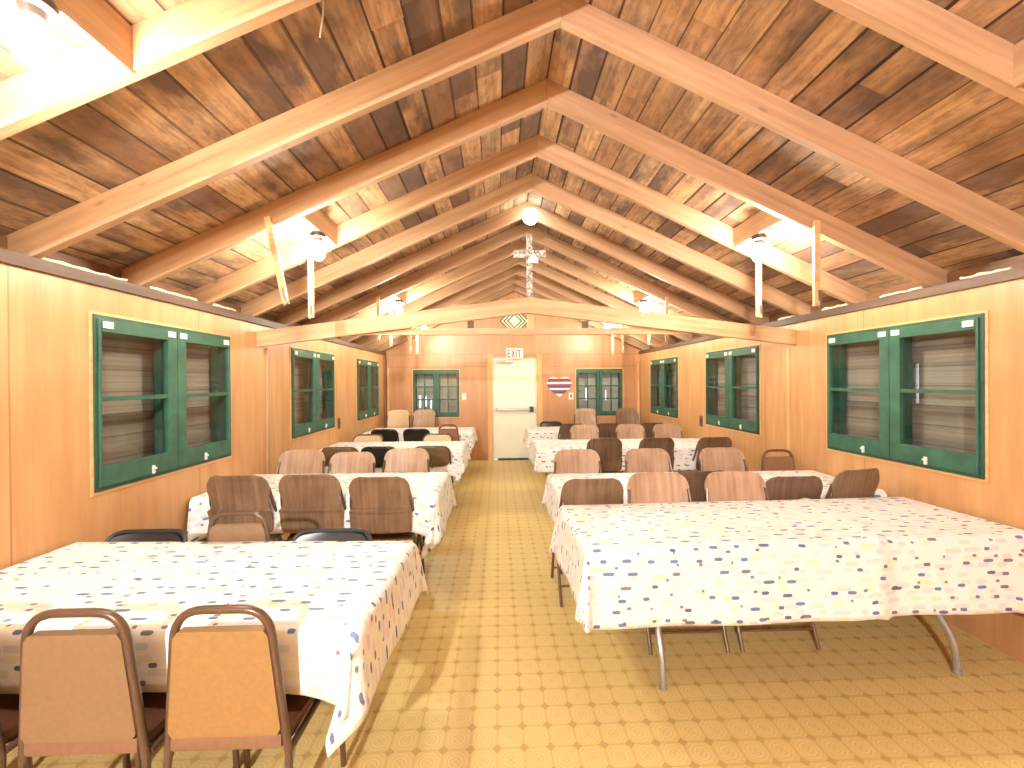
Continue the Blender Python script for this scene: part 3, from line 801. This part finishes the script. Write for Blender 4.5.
TABS = [
 ('L', -2.16, -.465, 1.46, 2.20, R2D(-2.4), (.03, .28, .21, .22), 'nearest table on the left', ()),
 ('L', -2.16, -.465, 3.10, 3.83, 0, (.03, .33, .27, .2), 'second table on the left', ()),
 ('L', -2.16, -.45, 5.12, 5.85, 0, (.03, .27, .30, .2), 'third table on the left', ()),
 ('L', -2.16, -.44, 6.96, 7.68, 0, (.03, .25, .28, .2), 'farthest table on the left', ()),
 ('R', .43, 2.77, 2.07, 2.775, R2D(1.6), (.33, .03, .385, .15), 'nearest large table on the right', ((-1, -1),)),
 ('R', .46, 2.79, 3.01, 3.69, 0, (.28, .03, .28, .2), 'second table on the right', ((-1, -1),)),
 ('R', .50, 2.79, 5.15, 5.87, 0, (.28, .03, .30, .2), 'third table on the right', ((-1, -1),)),
 ('R', .52, 2.79, 6.92, 7.60, 0, (.26, .03, .28, .2), 'farthest table on the right', ((-1, -1),)),
]
for i, (sd, x0, x1, y0, y1, rt, dr, nm, rc) in enumerate(TABS):
    table(x0, x1, y0, y1, rt, 'folding table with bent metal legs, the %s' % nm, .43 if i == 4 else .32)
    cloth(x0, x1, y0, y1, rt, dr, 'white cloth with blue dashes over the %s of the aisle' % nm, 40+i, rc, ridge=(.30, .035, .25) if i == 4 else None)

# ------------------------------------------------------------------ chairs (local +Y = the way a sitter faces; back at -Y)
def arc(pts, n=6, r=.06):
    """round the inner corners of a polyline"""
    P = [Vector(p) for p in pts]; out = [P[0]]
    for a, b, c in zip(P, P[1:], P[2:]):
        d1 = (a-b); d2 = (c-b); rr = min(r, d1.length*.48, d2.length*.48)
        p1 = b+d1.normalized()*rr; p2 = b+d2.normalized()*rr
        for i in range(n+1):
            t = i/n; out.append(p1*(1-t)**2+b*2*t*(1-t)+p2*t*t)
    out.append(P[-1]); return out
def rounded_slab(b, w0, w1, z0, z1, y0, y1, th, r, bow=0, nz=14, nx=12):
    def fn(u, v):
        t = v; z = z0+(z1-z0)*t; w = w0+(w1-w0)*t; h = z1-z0
        for zz, s in ((z-z0, 1), (z1-z, 1)):
            if zz < r: w -= r*(1-math.sqrt(max(0, 1-((r-zz)/r)**2)))
        x = (u-.5)*2*w
        return (x, y0+(y1-y0)*t+bow*(1-((u-.5)*2)**2), z)
    return b.shell(fn, nx, nz, th)
def stacking_chair(panel, frame, pad, lab, cat='chair'):
    t = empty('stacking_chair')
    loop = arc([(-.178, -.205, .42), (-.135, -.232, .875), (.135, -.232, .875), (.178, -.205, .42)], 7, .085)
    MB().tube(loop, .0125, 10).build('back_frame', frame, t, True)
    b = MB(); rounded_slab(b, .166, .136, .49, .815, -.211, -.228, .03, .012, nz=18)
    b.build('backrest', panel, t, True)
    b = MB()
    def seat(u, v):
        x = (u-.5)*2; w = .185-.012*(1-v)
        rr = .04
        if v < .1: w -= rr*(1-math.sqrt(1-((.1-v)/.1)**2))*.4
        if v > .88: w -= rr*(1-math.sqrt(1-((v-.88)/.12)**2))
        return (x*w, -.195+.39*v, .458+.02*(1-x*x)*math.sin(PI*min(1, max(0, v)))-.012*max(0, v-.85)/.15)
    b.shell(seat, 12, 16, .042).build('seat', pad, t, True)
    MB().box(-.165, .165, -.222, -.19, .442, .488, .012).build('seat_lip', 'lipvinyl', t, True)
    for s in (-1, 1):
        MB().tube(arc([(s*.178, -.205, .425), (s*.185, -.215, .32), (s*.19, -.255, .0)], 4, .08), .0115, 8).build('leg', frame, t, True)
        MB().tube(arc([(s*.184, -.2, .432), (s*.187, .18, .432), (s*.19, .215, .0)], 6, .06), .0115, 8).build('leg', frame, t, True)
    MB().tube([(-.187, .0, .428), (.187, .0, .428)], .008, 8).build('stretcher', frame, t, True)
    tag(t, lab, cat); return t
def padded_folder(pad, frame, lab):
    t = empty('folding_chair')
    # upright-and-front-leg tubes run in one sweep over the top of the back
    P = arc([(-.215, .20, 0), (-.212, .03, .42), (-.205, -.175, .80), (.205, -.175, .80), (.212, .03, .42), (.215, .20, 0)], 6, .09)
    MB().tube(P, .0115, 8).build('back_frame', frame, t, True)
    b = MB(); rounded_slab(b, .198, .197, .56, .797, -.062, -.172, .03, .085, bow=-.02, nz=24)
    b.build('backrest', pad, t, True)
    b = MB()
    def seat(u, v):
        x = (u-.5)*2; w = .195
        if v < .2: w -= .06*(1-math.sqrt(1-((.2-v)/.2)**2))
        if v > .8: w -= .05*(1-math.sqrt(1-((v-.8)/.2)**2))
        return (x*w, -.165+.37*v, .435+.012*(1-x*x))
    b.shell(seat, 12, 14, .034).build('seat', pad, t, True)
    for s in (-1, 1):
        MB().tube(arc([(s*.19, .10, .41), (s*.192, -.06, .25), (s*.195, -.2, 0)], 4, .06), .0105, 8).build('leg', frame, t, True)
    MB().tube([(-.21, .14, .15), (.21, .14, .15)], .008, 8).build('stretcher', frame, t, True)
    MB().tube([(-.194, -.13, .12), (.194, -.13, .12)], .008, 8).build('stretcher', frame, t, True)
    tag(t, lab, 'chair'); return t
def contour_folder(shell, frame, lab, H=.92, zlow=.50):
    """folding chair with a one-piece contoured woodgrain back and seat"""
    t = empty('contour_folding_chair')
    top = H; yt, ylow = -.245, -.165
    def back(u, v):
        x = (u-.5)*2; z = zlow+(top-zlow)*v
        w = .213
        # waisted outline: widest at the crease, pinched above it, fanned at the top, round top corners
        w += -.02*math.exp(-((v-.52)/.13)**2)+.006*math.exp(-((v-.37)/.04)**2)
        if v < .1: w -= .02*(1-math.sqrt(1-((.1-v)/.1)**2))
        if v > .74: w -= .085*(1-math.sqrt(max(0, 1-((v-.74)/.26)**2)))
        y = ylow+(yt-ylow)*v-.028*(1-x*x)*(1-.3*v)
        y += -.012*max(0, v-.9)/.1-(.02 if v < .36 else .032*math.exp(-((v-.382)/.016)**2))
        return (x*w, y, z)
    MB().shell(back, 18, 34, .011).build('backrest', shell, t, True)
    def seat(u, v):
        x = (u-.5)*2; w = .205
        if v > .8: w -= .05*(1-math.sqrt(1-((v-.8)/.2)**2))
        if v < .12: w -= .03*(1-math.sqrt(1-((.12-v)/.12)**2))
        return (x*w, -.16+.38*v, .435+.02*v-.016*(1-x*x)*math.sin(PI*v)-.03*max(0, v-.88)/.12)
    MB().shell(seat, 14, 16, .011).build('seat', shell, t, True)
    for s in (-1, 1):
        MB().tube(arc([(s*.222, .235, 0), (s*.222, .06, .42), (s*.218, -.175, .66), (s*.2, -.215, top-.1)], 5, .1), .011, 8).build('upright', frame, t, True)
        MB().tube(arc([(s*.212, .10, .415), (s*.212, -.05, .23), (s*.214, -.205, 0)], 4, .08), .0105, 8).build('leg', frame, t, True)
    MB().tube([(-.222, .195, .1), (.222, .195, .1)], .008, 8).build('stretcher', frame, t, True)
    MB().tube([(-.213, -.13, .11), (.213, -.13, .11)], .008, 8).build('stretcher', frame, t, True)
    b = MB(); [b.box(s*.222-.016, s*.222+.016, .219, .252, 0, .03, .006) for s in ()]
    b.bm.free()
    tag(t, lab, 'chair'); return t
PROTO = {}
def place(kind, x, y, face, lab, group, rz=0.0, sz=1.0):
    mk = {
     'A_tan': lambda: stacking_chair('tanvinyl', 'tanmetal', 'brownvinyl', ''),
     'A_tan_lit': lambda: stacking_chair('tanvinyl_lit', 'tanmetal', 'brownvinyl', ''),
     'A_brown': lambda: stacking_chair('midvinyl', 'brownmetal', 'brownvinyl', ''),
     'B_black': lambda: padded_folder('blackvinyl', 'black', ''),
     'B_olive': lambda: padded_folder('olivevinyl', 'brownmetal', ''),
     'B_beige': lambda: padded_folder('beigevinyl', 'tanmetal', ''),
     'C_tan': lambda: contour_folder('shell_tan', 'brownmetal', ''),
     'C_brown': lambda: contour_folder('shell_brown', 'brownmetal', ''),
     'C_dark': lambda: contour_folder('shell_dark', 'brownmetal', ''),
     'T_tan': lambda: contour_folder('shell_tan', 'tanmetal', '', H=1.04),
     'T_brown': lambda: contour_folder('shell_brown', 'brownmetal', '', H=1.04),
     'T_beige': lambda: contour_folder('beigevinyl', 'tanmetal', '', H=1.04)}[kind]
    if kind in PROTO: t = copy_tree(PROTO[kind])
    else: t = PROTO[kind] = mk()
    t.location = (x, y, 0); t.rotation_euler = (0, 0, (0 if face > 0 else PI)+rz); t.scale = (1, 1, sz)
    tag(t, lab, 'chair', group)
def px(u, y, z=.85):                                 # lateral position at depth y seen at image column u (measured off the photograph)
    return (u-497.5)/425*y
G1, G2 = 'chairs around the left tables', 'chairs around the right tables'
# nearest left table
place('A_tan', -1.69, 1.54, 1, 'tan stacking chair cut off by the left edge of the view', G1)
place('A_tan', -1.245, 1.52, 1, 'tan-backed metal stacking chair, left of the two nearest chairs', G1)
place('A_tan_lit', -.823, 1.52, 1, 'tan metal stacking chair coloured as lamplit, nearest the aisle, by the hanging cloth corner', G1)
place('B_black', px(159, 2.34), 2.16, -1, 'black padded chair behind the nearest left table, beside the left wall', G1, 0, .95)
place('A_tan', px(243, 2.25), 2.475, 1, 'tan metal stacking chair with an open loop top behind the nearest left table', G1)
place('B_black', px(334, 2.29), 2.12, -1, 'black padded chair behind the nearest left table, toward the aisle', G1, 0, .95)
# second left table, near side (backs to us) and far side
for u, w in ((243, 'left by the wall'), (312, 'middle'), (380, 'right by the aisle')):
    place('C_brown', px(u, 3.0), 3.225, 1, 'brown woodgrain chair, back to us at the second left table, %s' % w, G1, 0, .975 if u == 380 else 1.0)
for u, w, k in ((305, 'left', 'C_tan'), (354, 'middle', 'C_tan'), (407, 'right', 'C_tan')):
    place(k, px(u, 4.05), 3.81, -1, 'tan woodgrain chair facing us behind the second left table, %s of three' % w, G1, 0, .97 if u == 354 else 1.0)
for u, k, w in ((340, 'B_olive', 'olive-brown padded chair, left one at near side of the third left table'), (379, 'B_black', 'black padded folding chair at the near side of the third left table'),
             (431, 'B_olive', 'olive-brown padded chair, right one at near side of the third left table')):
    place(k, px(u, 4.95), 5.14, 1, w, G1)
for u, w in ((368, 'left'), (437, 'right')):
    place('B_beige', px(u, 6.1), 6.0, -1, 'beige folding chair just peeking over the third left table, %s one' % w, G1)
for u, k, w in ((384, 'B_black', 'black padded folding chair at the farthest left table, left of two'), (416, 'B_black', 'black padded folding chair at the farthest left table, right of two'),
             (448.5, 'A_brown', 'brown stacking chair with a dark frame loop at the farthest left table')):
    place(k, px(u, 6.8), 7.0 if k[0] == 'B' else 6.98, 1, w, G1)
place('T_beige', px(399, 7.95), 7.72, -1, 'pale beige tall chair by the end wall in the far left corner', G1)
place('T_tan', px(424.5, 7.95), 7.72, -1, 'tan tall woodgrain chair in front of the left end window', G1)
# between the first and second right tables
place('C_brown', px(592, 2.88), 3.10, 1, 'brown woodgrain folding chair at the aisle end of the second right table', G2, 0, .97)
place('C_tan', px(658, 2.85), 2.60, -1, 'tan woodgrain chair facing us behind the nearest right table, left of two', G2)
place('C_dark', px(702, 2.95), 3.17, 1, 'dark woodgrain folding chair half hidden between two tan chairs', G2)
place('C_tan', px(737, 2.85), 2.60, -1, 'tan woodgrain chair facing us behind the nearest right table, right of two', G2)
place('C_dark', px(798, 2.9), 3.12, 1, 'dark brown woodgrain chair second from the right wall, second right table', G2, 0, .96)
place('C_brown', px(851, 2.98), 3.14, 1, 'brown woodgrain folding chair nearest the right wall, slightly turned', G2, .22)
# second right table far side / third near side
for u, w in ((575, 'left'), (645, 'middle'), (720, 'right')):
    place('C_tan', px(u, 3.95), 3.63, -1, 'tan woodgrain chair facing us behind the second right table, %s of three' % w, G2)
place('A_brown', px(785, 3.95), 3.75, -1, 'brown stacking chair with a dark frame beside the right wall', G2)
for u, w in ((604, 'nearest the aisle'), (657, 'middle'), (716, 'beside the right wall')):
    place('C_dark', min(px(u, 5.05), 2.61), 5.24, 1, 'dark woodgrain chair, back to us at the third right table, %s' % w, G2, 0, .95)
for u, w in ((584.5, 'left'), (631, 'middle'), (669, 'right')):
    place('C_tan', px(u, 6.1), 5.87, -1, 'tan woodgrain chair facing us behind the third right table, %s of three' % w, G2)
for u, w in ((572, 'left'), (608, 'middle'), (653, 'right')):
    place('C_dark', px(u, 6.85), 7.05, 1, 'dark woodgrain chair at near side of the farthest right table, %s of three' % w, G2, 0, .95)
place('B_black', px(551, 7.85), 7.72, -1, 'dark padded folding chair just peeking over the farthest right table beside the door', G2)
place('T_tan', px(585, 7.95), 7.7, -1, 'tan tall woodgrain chair in front of the right end window', G2)
place('T_brown', px(627.5, 7.95), 7.7, -1, 'brown tall woodgrain chair in the far right corner', G2)

# ------------------------------------------------------------------ world, camera, colour
w = bpy.data.worlds.new('daylight'); S.world = w; w.use_nodes = True
bg = w.node_tree.nodes['Background']; bg.inputs[0].default_value = (.75, .87, 1, 1); bg.inputs[1].default_value = 1.6
cam = bpy.data.cameras.new('camera'); co = bpy.data.objects.new('camera', cam); COL.objects.link(co)
cam.sensor_width = 36; cam.sensor_fit = 'HORIZONTAL'; cam.lens = 425/1024*36; cam.clip_start = .02
pit, yaw, rol = .0041, -.0337, -.0065
def mat3(rows): return Matrix(rows)
cp, sp, cy_, sy_, cr_, sr_ = math.cos(pit), math.sin(pit), math.cos(yaw), math.sin(yaw), math.cos(rol), math.sin(rol)
Q = Matrix(((cr_, -sr_, 0), (sr_, cr_, 0), (0, 0, 1))) @ Matrix(((1, 0, 0), (0, cp, -sp), (0, sp, cp))) @ Matrix(((cy_, 0, sy_), (0, 1, 0), (-sy_, 0, cy_)))
cv = lambda r: Vector((r[0], r[2], -r[1]))
right, down, fwd = cv(Q[0]), cv(Q[1]), cv(Q[2])
mw = Matrix((right, -down, -fwd)).transposed().to_4x4(); mw.translation = (0, 0, EYE)
co.matrix_world = mw
S.camera = co
vs = S.view_settings
vs.view_transform = 'Standard'; vs.look = 'None'; vs.gamma = 1; vs.exposure = 1.72; vs.use_curve_mapping = False
S.cycles.max_bounces = 10; S.cycles.diffuse_bounces = 6; S.cycles.glossy_bounces = 4; S.cycles.transparent_max_bounces = 16
S.cycles.sample_clamp_indirect = 6
